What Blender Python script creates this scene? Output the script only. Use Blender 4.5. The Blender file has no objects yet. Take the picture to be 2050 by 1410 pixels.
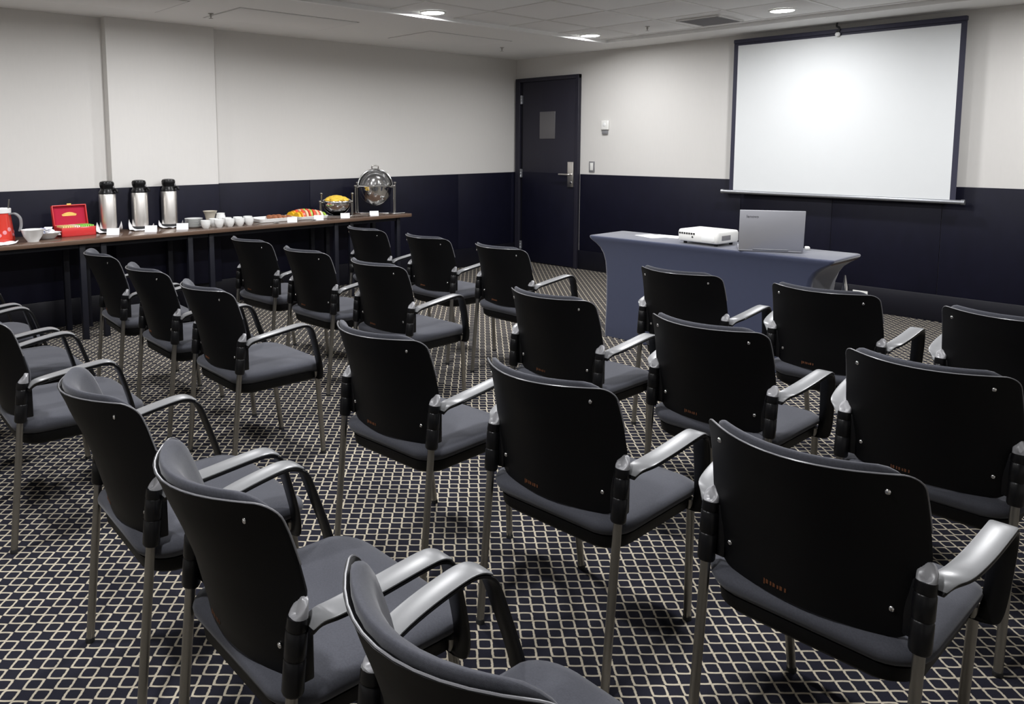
import bpy, math, random
from mathutils import Vector, Matrix
random.seed(7)
scene = bpy.context.scene
C = scene.collection
R = math.radians

# ------------------------------------------------------------------ camera
IMG_W, IMG_H = 2050.0, 1410.0
FPX, PPX, PPY = 1550.7, 886.57, 455.10            # focal length and principal point in pixels (shifted lens)
YAW, PITCH, ROLL = R(-48.122), R(6.157), R(-0.165)
CAM = Vector((6.5086, -7.0427, 1.4333))
fwd = Vector((math.sin(YAW)*math.cos(PITCH), math.cos(YAW)*math.cos(PITCH), -math.sin(PITCH)))
rgt0 = Vector((math.cos(YAW), -math.sin(YAW), 0)); up0 = rgt0.cross(fwd)
rgt = rgt0*math.cos(ROLL) + up0*math.sin(ROLL); upv = -rgt0*math.sin(ROLL) + up0*math.cos(ROLL)
cd = bpy.data.cameras.new('camera'); cam = bpy.data.objects.new('camera', cd); C.objects.link(cam)
cam.matrix_world = Matrix(((rgt.x, upv.x, -fwd.x, CAM.x), (rgt.y, upv.y, -fwd.y, CAM.y),
                           (rgt.z, upv.z, -fwd.z, CAM.z), (0, 0, 0, 1)))
cd.sensor_fit = 'HORIZONTAL'; cd.sensor_width = 36.0; cd.lens = 36.0*FPX/IMG_W
cd.shift_x = (IMG_W/2-PPX)/IMG_W; cd.shift_y = -(IMG_H/2-PPY)/IMG_W
cd.clip_start = 0.02
scene.camera = cam

def hit(u, v, axis, val):
    """point where the ray through pixel (u, v) meets the plane coordinate[axis] = val"""
    d = fwd + rgt*((u-PPX)/FPX) - upv*((v-PPY)/FPX)
    t = (val-CAM[axis])/d[axis]
    return CAM + d*t

# ------------------------------------------------------------------ world, exposure
w = bpy.data.worlds.new('world'); scene.world = w; w.use_nodes = True
w.node_tree.nodes['Background'].inputs[0].default_value = (0.5, 0.5, 0.52, 1)
w.node_tree.nodes['Background'].inputs[1].default_value = 0.0
scene.view_settings.view_transform = 'Standard'; scene.view_settings.look = 'None'
scene.view_settings.gamma = 1.0; scene.view_settings.use_curve_mapping = False
scene.view_settings.exposure = 0.50
LAMP_WATTS, LAMP_SPREAD, LAMP_GLOW = 22.0, R(176), 14.0   # the ceiling downlights: power, beam, look of the diffuser

# ------------------------------------------------------------------ materials
def mat(name, col, rough=0.5, metal=0.0, spec=0.5, noise=None, bump=None, coat=0.0, sheen=0.0, trans=0.0):
    m = bpy.data.materials.new(name); m.use_nodes = True
    nt = m.node_tree; b = nt.nodes['Principled BSDF']
    b.inputs['Base Color'].default_value = (*col, 1); b.inputs['Roughness'].default_value = rough
    b.inputs['Metallic'].default_value = metal; b.inputs['Specular IOR Level'].default_value = spec
    b.inputs['Coat Weight'].default_value = coat
    b.inputs['Transmission Weight'].default_value = trans
    if sheen:
        b.inputs['Sheen Weight'].default_value = sheen; b.inputs['Sheen Roughness'].default_value = 0.4
    if noise or bump:
        tc = nt.nodes.new('ShaderNodeTexCoord')
    if noise:                                       # (scale, amount, stretch)
        sc, amt, st = noise
        mp = nt.nodes.new('ShaderNodeMapping'); mp.inputs['Scale'].default_value = st
        nz = nt.nodes.new('ShaderNodeTexNoise'); nz.inputs['Scale'].default_value = sc; nz.inputs['Detail'].default_value = 3
        nt.links.new(tc.outputs['Object'], mp.inputs[0]); nt.links.new(mp.outputs[0], nz.inputs['Vector'])
        mx = nt.nodes.new('ShaderNodeMix'); mx.data_type = 'RGBA'
        mx.inputs[6].default_value = (*[c*(1-amt) for c in col], 1); mx.inputs[7].default_value = (*[min(1, c*(1+amt)) for c in col], 1)
        nt.links.new(nz.outputs['Fac'], mx.inputs[0]); nt.links.new(mx.outputs[2], b.inputs['Base Color'])
    if bump:                                        # (scale, strength, distance)
        nz2 = nt.nodes.new('ShaderNodeTexNoise'); nz2.inputs['Scale'].default_value = bump[0]; nz2.inputs['Detail'].default_value = 2
        nt.links.new(tc.outputs['Object'], nz2.inputs['Vector'])
        bp = nt.nodes.new('ShaderNodeBump'); bp.inputs['Strength'].default_value = bump[1]; bp.inputs['Distance'].default_value = bump[2]
        nt.links.new(nz2.outputs['Fac'], bp.inputs['Height']); nt.links.new(bp.outputs[0], b.inputs['Normal'])
    return m

def emit(name, col, strength):
    m = bpy.data.materials.new(name); m.use_nodes = True; nt = m.node_tree
    b = nt.nodes['Principled BSDF']; b.inputs['Base Color'].default_value = (0.8, 0.8, 0.8, 1)
    b.inputs['Emission Color'].default_value = (*col, 1); b.inputs['Emission Strength'].default_value = strength
    return m

def carpet():
    """dark navy carpet woven with beige outlined diamonds, about 6 cm apart"""
    m = bpy.data.materials.new('carpet'); m.use_nodes = True; nt = m.node_tree; b = nt.nodes['Principled BSDF']
    L = nt.links.new
    def M(op, a, bb=None, c=None):
        n = nt.nodes.new('ShaderNodeMath'); n.operation = op
        for i, x in enumerate((a, bb, c)):
            if x is None: continue
            if isinstance(x, (int, float)): n.inputs[i].default_value = x
            else: L(x, n.inputs[i])
        return n.outputs[0]
    tc = nt.nodes.new('ShaderNodeTexCoord'); mp = nt.nodes.new('ShaderNodeMapping'); mp.vector_type = 'POINT'
    mp.inputs['Rotation'].default_value = (0, 0, R(-2.6))
    L(tc.outputs['Object'], mp.inputs[0])
    wob = nt.nodes.new('ShaderNodeTexNoise'); wob.inputs['Scale'].default_value = 150; L(tc.outputs['Object'], wob.inputs['Vector'])
    sp = nt.nodes.new('ShaderNodeSeparateXYZ'); L(mp.outputs[0], sp.inputs[0])
    j = M('MULTIPLY', M('SUBTRACT', wob.outputs['Fac'], 0.5), 0.05)
    fu = M('ABSOLUTE', M('SUBTRACT', M('FRACT', M('ADD', M('DIVIDE', sp.outputs[0], 0.0565), j)), 0.5))
    fv = M('ABSOLUTE', M('SUBTRACT', M('FRACT', M('ADD', M('DIVIDE', sp.outputs[1], 0.0612), j)), 0.5))
    p = 1.12
    d = M('POWER', M('ADD', M('POWER', fu, p), M('POWER', M('MULTIPLY', fv, 1.10), p)), 1/p)
    e = M('ABSOLUTE', M('SUBTRACT', d, 0.463))
    line = nt.nodes.new('ShaderNodeMapRange'); line.inputs['From Min'].default_value = 0.088; line.inputs['From Max'].default_value = 0.056
    L(e, line.inputs['Value'])
    mx = nt.nodes.new('ShaderNodeMix'); mx.data_type = 'RGBA'
    nz = nt.nodes.new('ShaderNodeTexNoise'); nz.inputs['Scale'].default_value = 420; L(tc.outputs['Object'], nz.inputs['Vector'])
    ln = nt.nodes.new('ShaderNodeMix'); ln.data_type = 'RGBA'
    ln.inputs[6].default_value = (0.31, 0.275, 0.21, 1); ln.inputs[7].default_value = (0.54, 0.485, 0.385, 1)
    L(nz.outputs['Fac'], ln.inputs[0])
    dk = nt.nodes.new('ShaderNodeMix'); dk.data_type = 'RGBA'
    dk.inputs[6].default_value = (0.009, 0.0095, 0.016, 1); dk.inputs[7].default_value = (0.020, 0.020, 0.029, 1)
    L(nz.outputs['Fac'], dk.inputs[0])
    L(line.outputs[0], mx.inputs[0]); L(dk.outputs[2], mx.inputs[6]); L(ln.outputs[2], mx.inputs[7])
    L(mx.outputs[2], b.inputs['Base Color'])
    b.inputs['Roughness'].default_value = 0.95; b.inputs['Specular IOR Level'].default_value = 0.1
    bp = nt.nodes.new('ShaderNodeBump'); bp.inputs['Strength'].default_value = 0.35; bp.inputs['Distance'].default_value = 0.003
    L(nz.outputs['Fac'], bp.inputs['Height']); L(bp.outputs[0], b.inputs['Normal'])
    return m

def grille_mat():
    return mat('grille_metal', (0.5, 0.5, 0.52), 0.5)

M_WALL = mat('wall_paper', (0.675, 0.66, 0.635), 0.8, spec=0.2, noise=(60, 0.02, (1, 1, 0.15)), bump=(320, 0.08, 0.001))
M_DADO = mat('dado_cladding', (0.0055, 0.0056, 0.0150), 0.5, spec=0.2, noise=(14, 0.28, (1, 1, 0.4)))
M_DADO_EDGE = mat('skirting_paint', (0.007, 0.007, 0.012), 0.42, spec=0.3)
M_DOOR = mat('door_laminate', (0.021, 0.020, 0.031), 0.42, spec=0.3, noise=(9, 0.1, (1, 1, 0.2)))
M_CEIL = mat('ceiling_paint', (0.84, 0.835, 0.825), 0.85, spec=0.2)
M_TILE = mat('ceiling_tile', (0.84, 0.835, 0.83), 0.85, spec=0.2, bump=(240, 0.12, 0.002))
M_GRID = mat('ceiling_grid', (0.72, 0.71, 0.69), 0.45)
M_TRIM = mat('white_ceiling_trim', (0.9, 0.9, 0.89), 0.35)
M_CARPET = carpet()
M_BLACK = mat('black_plastic', (0.0028, 0.0028, 0.0033), 0.5, spec=0.16, bump=(900, 0.03, 0.0005))
M_SLEEVE = mat('black_gloss_plastic', (0.004, 0.004, 0.0047), 0.32, spec=0.3)
M_PLUG = mat('grey_plug', (0.22, 0.22, 0.23), 0.35)
M_EDGE_SHINE = mat('shell_edge_highlight', (0.16, 0.16, 0.17), 0.3)  # painted highlight: lighter grey for light caught by the black shell's edge
M_ARM = mat('grey_arm_pad', (0.165, 0.168, 0.173), 0.33, spec=0.5)
M_FABRIC = mat('charcoal_fabric', (0.053, 0.055, 0.066), 0.9, spec=0.2, noise=(260, 0.25, (1, 1, 1)), bump=(900, 0.25, 0.001), sheen=0.15)
M_STEEL = mat('brushed_steel_tube', (0.33, 0.32, 0.30), 0.3, 1.0)
M_CHROME = mat('chrome', (0.78, 0.78, 0.78), 0.12, 1.0)
M_INOX = mat('thermos_steel', (0.86, 0.83, 0.79), 0.34, 1.0)
M_RUBBER = mat('rubber', (0.012, 0.012, 0.012), 0.7)
M_SCREEN = mat('screen_white', (0.74, 0.76, 0.765), 0.9, spec=0.1)
M_BORDER = mat('screen_border', (0.022, 0.022, 0.045), 0.6)
M_BAR = mat('grey_metal_bar', (0.33, 0.34, 0.36), 0.35, 0.7)
M_CLOTH = mat('navy_stretch_cloth', (0.027, 0.034, 0.070), 0.6, spec=0.4, sheen=0.6, noise=(30, 0.06, (1, 1, 1)))
M_WHITE = mat('white_plastic', (0.80, 0.80, 0.77), 0.4)
M_PAPER = mat('white_paper', (0.82, 0.82, 0.84), 0.8)
M_PORC = mat('white_porcelain', (0.82, 0.83, 0.82), 0.18, coat=0.3)
M_LAPTOP = mat('laptop_silver', (0.40, 0.405, 0.44), 0.42, 0.3)
M_LOGO = mat('dark_lettering', (0.06, 0.06, 0.07), 0.5)
M_DARK = mat('dark_port', (0.015, 0.015, 0.016), 0.6)
M_WOOD = mat('brown_laminate', (0.115, 0.072, 0.05), 0.22, spec=0.5, noise=(12, 0.25, (1, 0.12, 1)))
M_TLEG = mat('dark_table_leg', (0.007, 0.0075, 0.013), 0.45, spec=0.3)
M_RED = mat('red_lacquer', (0.62, 0.035, 0.035), 0.35, coat=0.3)
M_VELVET = mat('crimson_lining', (0.42, 0.004, 0.035), 0.85)
M_GOLD = mat('gold_print', (0.75, 0.48, 0.10), 0.4)
M_YEL = mat('yellow_packet', (0.75, 0.62, 0.25), 0.6)
M_GRN = mat('green_packet', (0.25, 0.62, 0.10), 0.6)
M_CRM = mat('cream_packet', (0.75, 0.68, 0.52), 0.6)
M_BLUEP = mat('blue_packet', (0.38, 0.42, 0.72), 0.6)
M_JUICE = mat('red_juice', (0.62, 0.045, 0.03), 0.15, coat=0.4)
M_PINK = mat('pink_print', (0.72, 0.28, 0.32), 0.4)
M_GLASS = mat('grey_glass', (0.35, 0.36, 0.36), 0.15, trans=0.4)
M_BREAD = mat('baked_brown', (0.32, 0.115, 0.05), 0.6, noise=(60, 0.3, (1, 1, 1)))
M_ORANGE = mat('orange_fruit', (0.80, 0.33, 0.02), 0.35)
M_YELF = mat('yellow_fruit', (0.80, 0.47, 0.015), 0.35)
M_MELON = mat('watermelon_red', (0.72, 0.07, 0.03), 0.35)
M_MELONP = mat('melon_pale', (0.72, 0.50, 0.30), 0.4)
M_KIWI = mat('green_fruit', (0.32, 0.50, 0.06), 0.4)
M_EGG = mat('yellow_food', (0.80, 0.52, 0.05), 0.5, bump=(80, 0.5, 0.01))
M_PANE = mat('door_notice', (0.115, 0.11, 0.115), 0.3)
M_MARK = mat('orange_lettering', (0.085, 0.026, 0.006), 0.6)
M_LAMP = emit('downlight_glow', (0.985, 0.985, 1.0), LAMP_GLOW)

# ------------------------------------------------------------------ mesh helpers
class MB:
    def __init__(self): self.v = []; self.f = []; self.M = Matrix.Identity(4)
    def add(self, vs, fs):
        o = len(self.v)
        self.v += [tuple(self.M @ Vector(p)) for p in vs]
        self.f += [tuple(i+o for i in f) for f in fs]
    def box(self, c, h):
        cx, cy, cz = c; hx, hy, hz = h
        vs = [(cx+sx*hx, cy+sy*hy, cz+sz*hz) for sz in (-1, 1) for sy in (-1, 1) for sx in (-1, 1)]
        self.add(vs, [(0, 2, 3, 1), (4, 5, 7, 6), (0, 1, 5, 4), (2, 6, 7, 3), (0, 4, 6, 2), (1, 3, 7, 5)])
    def loft(self, rings, cap=True, closed=True):
        n = len(rings[0]); vs = [p for r in rings for p in r]; fs = []
        for i in range(len(rings)-1):
            for k in range(n if closed else n-1):
                a = i*n+k; b = i*n+(k+1) % n
                fs.append((a, b, b+n, a+n))
        if cap:
            fs.append(tuple(reversed(range(n)))); fs.append(tuple(range((len(rings)-1)*n, len(rings)*n)))
        self.add(vs, fs)
    def slab(self, c, hx, hy, hz, r=0.01, e=0.003, n=4):
        """rounded-corner slab with bevelled edges"""
        r = min(r, hx*.999, hy*.999); e = min(e, hz*.99, hx*.5, hy*.5)
        rings = []
        for z, ins in ((-hz, e), (-hz+e*.3, e*.3), (-hz+e, 0), (hz-e, 0), (hz-e*.3, e*.3), (hz, e)):
            rings.append([(c[0]+x, c[1]+y, c[2]+z) for x, y in rrect(hx-ins, hy-ins, max(r-ins, 1e-4), n)])
        self.loft(rings)
    def lathe(self, prof, c=(0, 0, 0), n=24):
        rings = []; annular = prof[0][0] > .002 and prof[-1][0] > .002
        if annular: prof = list(prof) + [prof[0]]
        for r, z in prof:
            rings.append([(c[0]+r*math.cos(2*math.pi*k/n), c[1]+r*math.sin(2*math.pi*k/n), c[2]+z) for k in range(n)])
        self.loft(rings, cap=not annular)
    def tube(self, path, r, n=10, flat=None):
        """sweep a circle (or flat=(width dir, half width, half thickness) band) along a path"""
        P = [Vector(p) for p in path]; rings = []
        up = Vector((0, 0, 1)); prevN = None
        for i, p in enumerate(P):
            t = (P[min(i+1, len(P)-1)] - P[max(i-1, 0)]).normalized()
            if flat:
                wd = Vector(flat[0]).normalized(); nn = t.cross(wd).normalized()
                hw, ht = flat[1], flat[2]
                if not isinstance(hw, (int, float)): hw = hw[i]
                pts = [(-1, -.45), (-1, .45), (-.82, 1), (.82, 1), (1, .45), (1, -.45), (.82, -1), (-.82, -1)]
                rings.append([tuple(p + wd*(a*hw) + nn*(b*ht)) for a, b in pts])
            else:
                if prevN is None:
                    ref = up if abs(t.z) < .9 else Vector((1, 0, 0))
                    prevN = t.cross(ref).normalized()
                N = (prevN - t*prevN.dot(t)).normalized(); B = t.cross(N); prevN = N
                rr = r if isinstance(r, (int, float)) else r[i]
                rings.append([tuple(p + N*(rr*math.cos(2*math.pi*k/n)) + B*(rr*math.sin(2*math.pi*k/n))) for k in range(n)])
        self.loft(rings)
    def sphere(self, c, rx, ry, rz, n=16, m=10, lo=-90, hi=90):
        prof = []
        for i in range(m+1):
            a = R(lo+(hi-lo)*i/m); prof.append((max(math.cos(a), 1e-3), math.sin(a)))
        rings = [[(c[0]+rx*q*math.cos(2*math.pi*k/n), c[1]+ry*q*math.sin(2*math.pi*k/n), c[2]+rz*s) for k in range(n)] for q, s in prof]
        self.loft(rings)
    def build(self, name, m, parent=None, smooth=40, flip=False):
        me = bpy.data.meshes.new(name); me.from_pydata(self.v, [], self.f); me.update()
        if flip: me.flip_normals()
        if smooth:
            me.polygons.foreach_set('use_smooth', [True]*len(me.polygons)); me.set_sharp_from_angle(angle=R(smooth))
        me.materials.append(m)
        o = bpy.data.objects.new(name, me); C.objects.link(o)
        if parent: o.parent = parent
        return o

def rrect(hx, hy, r, n=4):
    pts = []
    for cx, cy, a0 in ((hx-r, hy-r, 0), (-hx+r, hy-r, 90), (-hx+r, -hy+r, 180), (hx-r, -hy+r, 270)):
        for k in range(n+1):
            a = R(a0+90*k/n); pts.append((cx+r*math.cos(a), cy+r*math.sin(a)))
    return pts

def bez(pts, n=6):
    """smooth path through points (Catmull-Rom)"""
    P = [Vector(p) for p in pts]; out = []
    for i in range(len(P)-1):
        p0, p1, p2, p3 = P[max(i-1, 0)], P[i], P[i+1], P[min(i+2, len(P)-1)]
        for k in range(n):
            t = k/n
            out.append(0.5*((2*p1)+(p2-p0)*t+(2*p0-5*p1+4*p2-p3)*t*t+(3*p1-p0-3*p2+p3)*t**3))
    out.append(P[-1]); return out

def thing(name, label, cat, loc=(0, 0, 0), rz=0, group=None):
    o = bpy.data.objects.new(name, None); C.objects.link(o); o.empty_display_size = 0.1
    o.location = loc; o.rotation_euler = (0, 0, rz); o['label'] = label; o['category'] = cat
    if group: o['group'] = group
    return o
def tag(o, label, cat, group=None, loc=None, rz=None):
    o['label'] = label; o['category'] = cat
    if group: o['group'] = group
    if loc is not None: o.location = loc
    if rz is not None: o.rotation_euler = (0, 0, rz)
    return o
def struct(o, label=None):
    o['kind'] = 'structure'
    if label: o['label'] = label
    return o
def boxobj(name, lo, hi, m, parent=None, e=0.0, r=0.0):
    mb = MB(); c = [(a+b)/2 for a, b in zip(lo, hi)]; h = [(b-a)/2 for a, b in zip(lo, hi)]
    if e: mb.slab(c, h[0], h[1], h[2], max(r, e), e, 2)
    else: mb.box(c, h)
    return mb.build(name, m, parent)

# ------------------------------------------------------------------ the room
H_CEIL, H_DADO, H_SKIRT = 2.438, 1.086, 0.218
X1, Y1 = 8.4, -9.2                                  # far right wall and the wall behind the photographer
FIELD_Z = 2.462; BX, BY = 1.70, -0.52               # raised tile field starts here

def struct_empty(name, label):
    o = bpy.data.objects.new(name, None); C.objects.link(o); o['kind'] = 'structure'; o['label'] = label; return o

floor = struct(boxobj('floor', (-0.2, Y1-0.2, -0.1), (X1+0.2, 0.2, 0), M_CARPET), 'dark carpet with a beige diamond lattice')
wall_left = struct(boxobj('wall_left', (-0.2, Y1-0.2, 0), (0, 0.2, 2.6), M_WALL), 'pale grey wall behind the buffet')
wall_back = struct(boxobj('wall_back', (0, 0, 0), (X1+0.2, 0.2, 2.6), M_WALL), 'pale grey wall behind the projection screen')
struct(boxobj('wall_right', (X1, Y1, 0), (X1+0.2, 0, 2.6), M_WALL), 'pale wall outside the picture on the right')
struct(boxobj('wall_front', (0, Y1-0.2, 0), (X1+0.2, Y1, 2.6), M_WALL), 'pale wall behind the photographer')

# dark dado panels with fine joints, each its own board
def dado(parent, a, b, along, x_at, sgn):
    g = 0.0015
    if along == 'x': return boxobj('dado_panel', (a+g, -0.012, H_SKIRT), (b-g, 0, H_DADO), M_DADO, parent, e=0.0015)
    if along == 'y': return boxobj('dado_panel', (x_at, a+g, H_SKIRT), (x_at+0.012, b-g, H_DADO), M_DADO, parent, e=0.0015)
    if along == 'xf': return boxobj('dado_panel', (a+g, Y1, H_SKIRT), (b-g, Y1+0.012, H_DADO), M_DADO, parent, e=0.0015)
for a, b in ((1.0, 2.92), (2.92, 3.757), (3.757, 4.594), (4.594, 5.431), (5.431, 6.268), (6.268, 7.105), (7.105, X1)):
    dado(wall_back, a, b, 'x', 0, 1)
for a, b in ((-0.98, -0.09), (-1.97, -0.98), (-2.96, -1.97), (-3.95, -2.96), (-5.85, -4.86), (-6.84, -5.85), (-8.0, -6.84), (Y1, -8.0)):
    dado(wall_left, a, b, 'y', 0.0, 1)
boxobj('dado_panel', (0, -0.0885, H_SKIRT), (0.012, 0, H_DADO), M_DADO, wall_left, e=0.0015)
# skirting
struct(boxobj('baseboard_back', (0.996, -0.022, 0), (X1, 0, H_SKIRT), M_DADO_EDGE, e=0.004), 'tall dark skirting under the projection screen')
struct(boxobj('baseboard_left', (0, Y1, 0), (0.022, -0.0005, H_SKIRT), M_DADO_EDGE, e=0.004), 'tall dark skirting under the buffet')
struct(boxobj('baseboard_right', (X1-0.022, Y1, 0), (X1, 0, H_SKIRT), M_DADO_EDGE, e=0.004), 'dark skirting on the right wall')
struct(boxobj('baseboard_front', (0.03, Y1, 0), (X1-0.03, Y1+0.022, H_SKIRT), M_DADO_EDGE, e=0.004), 'dark skirting behind the photographer')
# shallow pier on the left wall
pier = struct(boxobj('trim_1', (0, -4.86, H_DADO), (0.095, -3.95, H_CEIL+0.01), M_WALL), 'shallow wall pier above the coffee flasks')
boxobj('dado_panel', (0, -4.8585, H_SKIRT), (0.105, -3.9515, H_DADO), M_DADO, pier, e=0.0015)

# ------------------------------------------------------------------ ceiling: plaster border, raised field of tiles
ceil = struct_empty('ceiling', 'white ceiling with plaster border and square tiles')
mb = MB()
mb.box((BX/2-.1, (Y1)/2, H_CEIL+.1), (BX/2+.1, -Y1/2+.2, .1))
mb.box(((BX+X1)/2+.1, BY/2+.1, H_CEIL+.1), ((X1-BX)/2+.1, -BY/2+.1, .1))
mb.build('plaster_border', M_CEIL, ceil, smooth=0)
boxobj('ceiling_backing', (BX, Y1-.2, FIELD_Z+.02), (X1+.2, BY, FIELD_Z+.1), M_CEIL, ceil)
TX, TY = 0.617, 0.665; GX0, GY0 = 2.135, -1.28      # tile size and one grid corner
LX, LY = GX0-TX/2, GY0+TY/2                         # a downlight sits in the middle of a tile
tile_cache = {}
def tile(x0, x1, y0, y1):
    k = (round(x1-x0, 3), round(y1-y0, 3))
    if k not in tile_cache:
        m_ = MB(); m_.slab((0, 0, 0.008), (x1-x0)/2-.006, (y1-y0)/2-.006, 0.008, 0.002, 0.002, 1)
        me = m_.build('ceiling_tile', M_TILE, None); tile_cache[k] = me.data; o = me
    else:
        o = bpy.data.objects.new('ceiling_tile', tile_cache[k]); C.objects.link(o)
    o.parent = ceil; o.location = ((x0+x1)/2, (y0+y1)/2, FIELD_Z+random.uniform(.0, .002))
xs = [GX0+TX*i for i in range(-2, 12)]; ys = [GY0-TY*i for i in range(-2, 13)]
xs = [BX]+[x for x in xs if BX+.03 < x < X1-.03]+[X1]; ys = [BY]+[y for y in ys if Y1+.03 < y < BY-.03]+[Y1]
for i in range(len(xs)-1):
    for k in range(len(ys)-1): tile(xs[i], xs[i+1], ys[k+1], ys[k])
for x in xs[1:-1]: boxobj('grid_rail', (x-.011, Y1, FIELD_Z-.003), (x+.011, BY-.001, FIELD_Z+.004), M_GRID, ceil)
for y in ys[1:-1]: boxobj('grid_rail', (BX+.001, y-.007, FIELD_Z-.002), (X1, y+.007, FIELD_Z+.005), M_GRID, ceil)
boxobj('edge_trim', (BX-.012, Y1, H_CEIL-.008), (BX+.012, BY, FIELD_Z+.012), M_TRIM, ceil)
boxobj('edge_trim', (BX-.012, BY-.012, H_CEIL-.008), (X1, BY+.008, FIELD_Z+.012), M_TRIM, ceil)

# access panels in the plaster border
def access_panel(x0, x1, y0, y1, label):
    t = thing('access_panel', label, 'ceiling panel', ((x0+x1)/2, (y0+y1)/2, H_CEIL), group='access panels in the ceiling border')
    hx, hy = (x1-x0)/2, (y1-y0)/2
    m_ = MB(); m_.slab((0, 0, -.003), hx-.012, hy-.012, .003, .004, .002, 2); m_.build('panel', M_CEIL, t)
    m_ = MB()
    for sx in (-1, 1): m_.box((sx*(hx-.003), 0, -.0015), (.003, hy, .0015))
    for sy in (-1, 1): m_.box((0, sy*(hy-.003), -.0015), (hx, .003, .0015))
    m_.build('frame', mat('panel_joint', (.5, .49, .48), .8) if 'panel_joint' not in bpy.data.materials else bpy.data.materials['panel_joint'], t)
access_panel(.55, 1.17, -2.40, -1.33, 'flush ceiling access panel nearest the door corner')
access_panel(.54, 1.16, -4.25, -3.17, 'flush ceiling access panel above the fruit platter end of the buffet')
access_panel(.53, 1.16, -5.70, -4.63, 'flush ceiling access panel at the upper left edge of the picture')

# sprinkler heads
spk = MB(); spk.lathe([(.001, 0), (.022, -.001), (.022, -.004), (.009, -.006), (.008, -.022), (.004, -.03), (.004, -.036), (.016, -.037), (.016, -.039), (.001, -.04)], n=14)
s0 = spk.build('sprinkler_head', M_STEEL)
for i, (p, lb) in enumerate(((hit(422, 27, 2, H_CEIL), 'small ceiling sprinkler above the coffee flasks'),
               (hit(1005, 95, 2, H_CEIL), 'small ceiling sprinkler in the plaster border by the door corner'),
               (hit(1296, 53, 2, FIELD_Z), 'small ceiling sprinkler between downlight and air vent'))):
    o = s0 if i == 0 else s0.copy()
    if i: C.objects.link(o)
    tag(o, lb, 'sprinkler', 'ceiling sprinklers', loc=p)

# air vent with a row of slats
vx0, vx1, vy0, vy1 = 2.86, 3.24, -1.13, -0.70
vent = thing('air_vent', 'square grey slatted air vent in the ceiling near the screen', 'vent', ((vx0+vx1)/2, (vy0+vy1)/2, FIELD_Z))
hx, hy = (vx1-vx0)/2, (vy1-vy0)/2
mb = MB()
for sx in (-1, 1): mb.slab((sx*(hx-.01), 0, -.006), .012, hy, .006, .002, .001, 1)
for sy in (-1, 1): mb.slab((0, sy*(hy-.01), -.006), hx, .012, .006, .002, .001, 1)
mb.build('frame', M_GRID, vent)
boxobj('backing', (-hx+.005, -hy+.005, -.002), (hx-.005, hy-.005, 0.0), M_DARK, vent)
sl = MB(); sl.M = Matrix.Rotation(R(35), 4, 'X'); sl.box((0, 0, 0), (hx-.02, .011, .0012)); s0 = sl.build('slat', grille_mat(), vent, smooth=0); s0.location = (0, -hy+.03, -.009)
k = 1
while -hy+.03+k*.022 < hy-.025:
    o = s0.copy(); C.objects.link(o); o.location = (0, -hy+.03+k*.022, -.009); k += 1

# downlights, the room's own lamps
def downlight(x, y, label, z=FIELD_Z, watts=LAMP_WATTS):
    t = thing('downlight', label, 'ceiling light', (x, y, z), group='recessed ceiling downlights')
    m_ = MB(); m_.lathe([(.087, -.001), (.105, -.001), (.107, -.005), (.100, -.010), (.092, -.011), (.088, -.009)], n=32); m_.build('trim_ring', M_WHITE, t)
    m_ = MB(); m_.lathe([(.001, -.002), (.086, -.002), (.086, -.007), (.001, -.0075)], n=32); m_.build('diffuser', M_LAMP, t)
    if True:
        ld_ = bpy.data.lights.new('downlight_beam', 'AREA'); ld_.shape = 'DISK'; ld_.size = .17; ld_.energy = watts; ld_.spread = LAMP_SPREAD; ld_.color = (0.985, 0.985, 1.0)
    lo_ = bpy.data.objects.new('downlight_beam', ld_); C.objects.link(lo_); lo_.parent = t; lo_.location = (0, 0, -.0125)
names = {(0, 0): 'round glowing downlight nearest the door corner', (0, 1): 'round glowing downlight above the buffet side, second from the screen wall',
         (1, 0): 'round glowing downlight just in front of the projection screen', (0, 2): 'round downlight above the buffet, third from the screen wall',
         (1, 1): 'round downlight over the front row of chairs', (1, 2): 'round downlight over the third row of chairs'}
for i in range(3):
    for k in range(4):
        lb = names.get((i, k), 'round ceiling downlight out of view, %s row from the screen, %s line from the buffet' % (('first', 'second', 'third', 'fourth')[k], ('first', 'second', 'third', 'fourth')[i]))
        if i == 0 and k > 1: downlight(1.44, -4.70-1.99*(k-2), lb, H_CEIL, LAMP_WATTS*.95)     # these two sit in the plaster border
        else: downlight(LX+TX*3*i, LY-TY*3*k, lb, FIELD_Z, LAMP_WATTS*(.66 if k == 0 else 1.1))

# ------------------------------------------------------------------ door in the corner
door = struct_empty('door_1', 'dark flush door with lever handle in the corner')
DX0, DX1, DH = 0.03, 0.99, 2.205
mb = MB()
mb.slab((DX0+.035, -.02, DH/2), .035, .028, DH/2, .003, .003, 1)
mb.slab((DX1-.022, -.02, DH/2), .022, .028, DH/2, .003, .003, 1)
mb.slab(((DX0+DX1)/2, -.02, DH-.022), (DX1-DX0)/2, .027, .022, .003, .003, 1)
mb.build('door_frame', M_DOOR, door)
leaf = boxobj('door_leaf', (DX0+.112, -.034, 0.008), (DX1-.046, 0.0, DH-.046), M_DOOR, door, e=.003)
boxobj('door_stop', (DX0+.07, -.02, .008), (DX0+.108, 0, DH-.046), M_DADO_EDGE, door)
boxobj('lower_cladding', (DX0+.114, -.040, .012), (DX1-.048, -.034, H_DADO+.005), M_DADO, door, e=.002)
mb = MB(); mb.slab((.53, -.0375, 1.645), .117, .0035, .157, .002, .001, 1); pn = mb.build('notice_panel', M_PANE, door)
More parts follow.
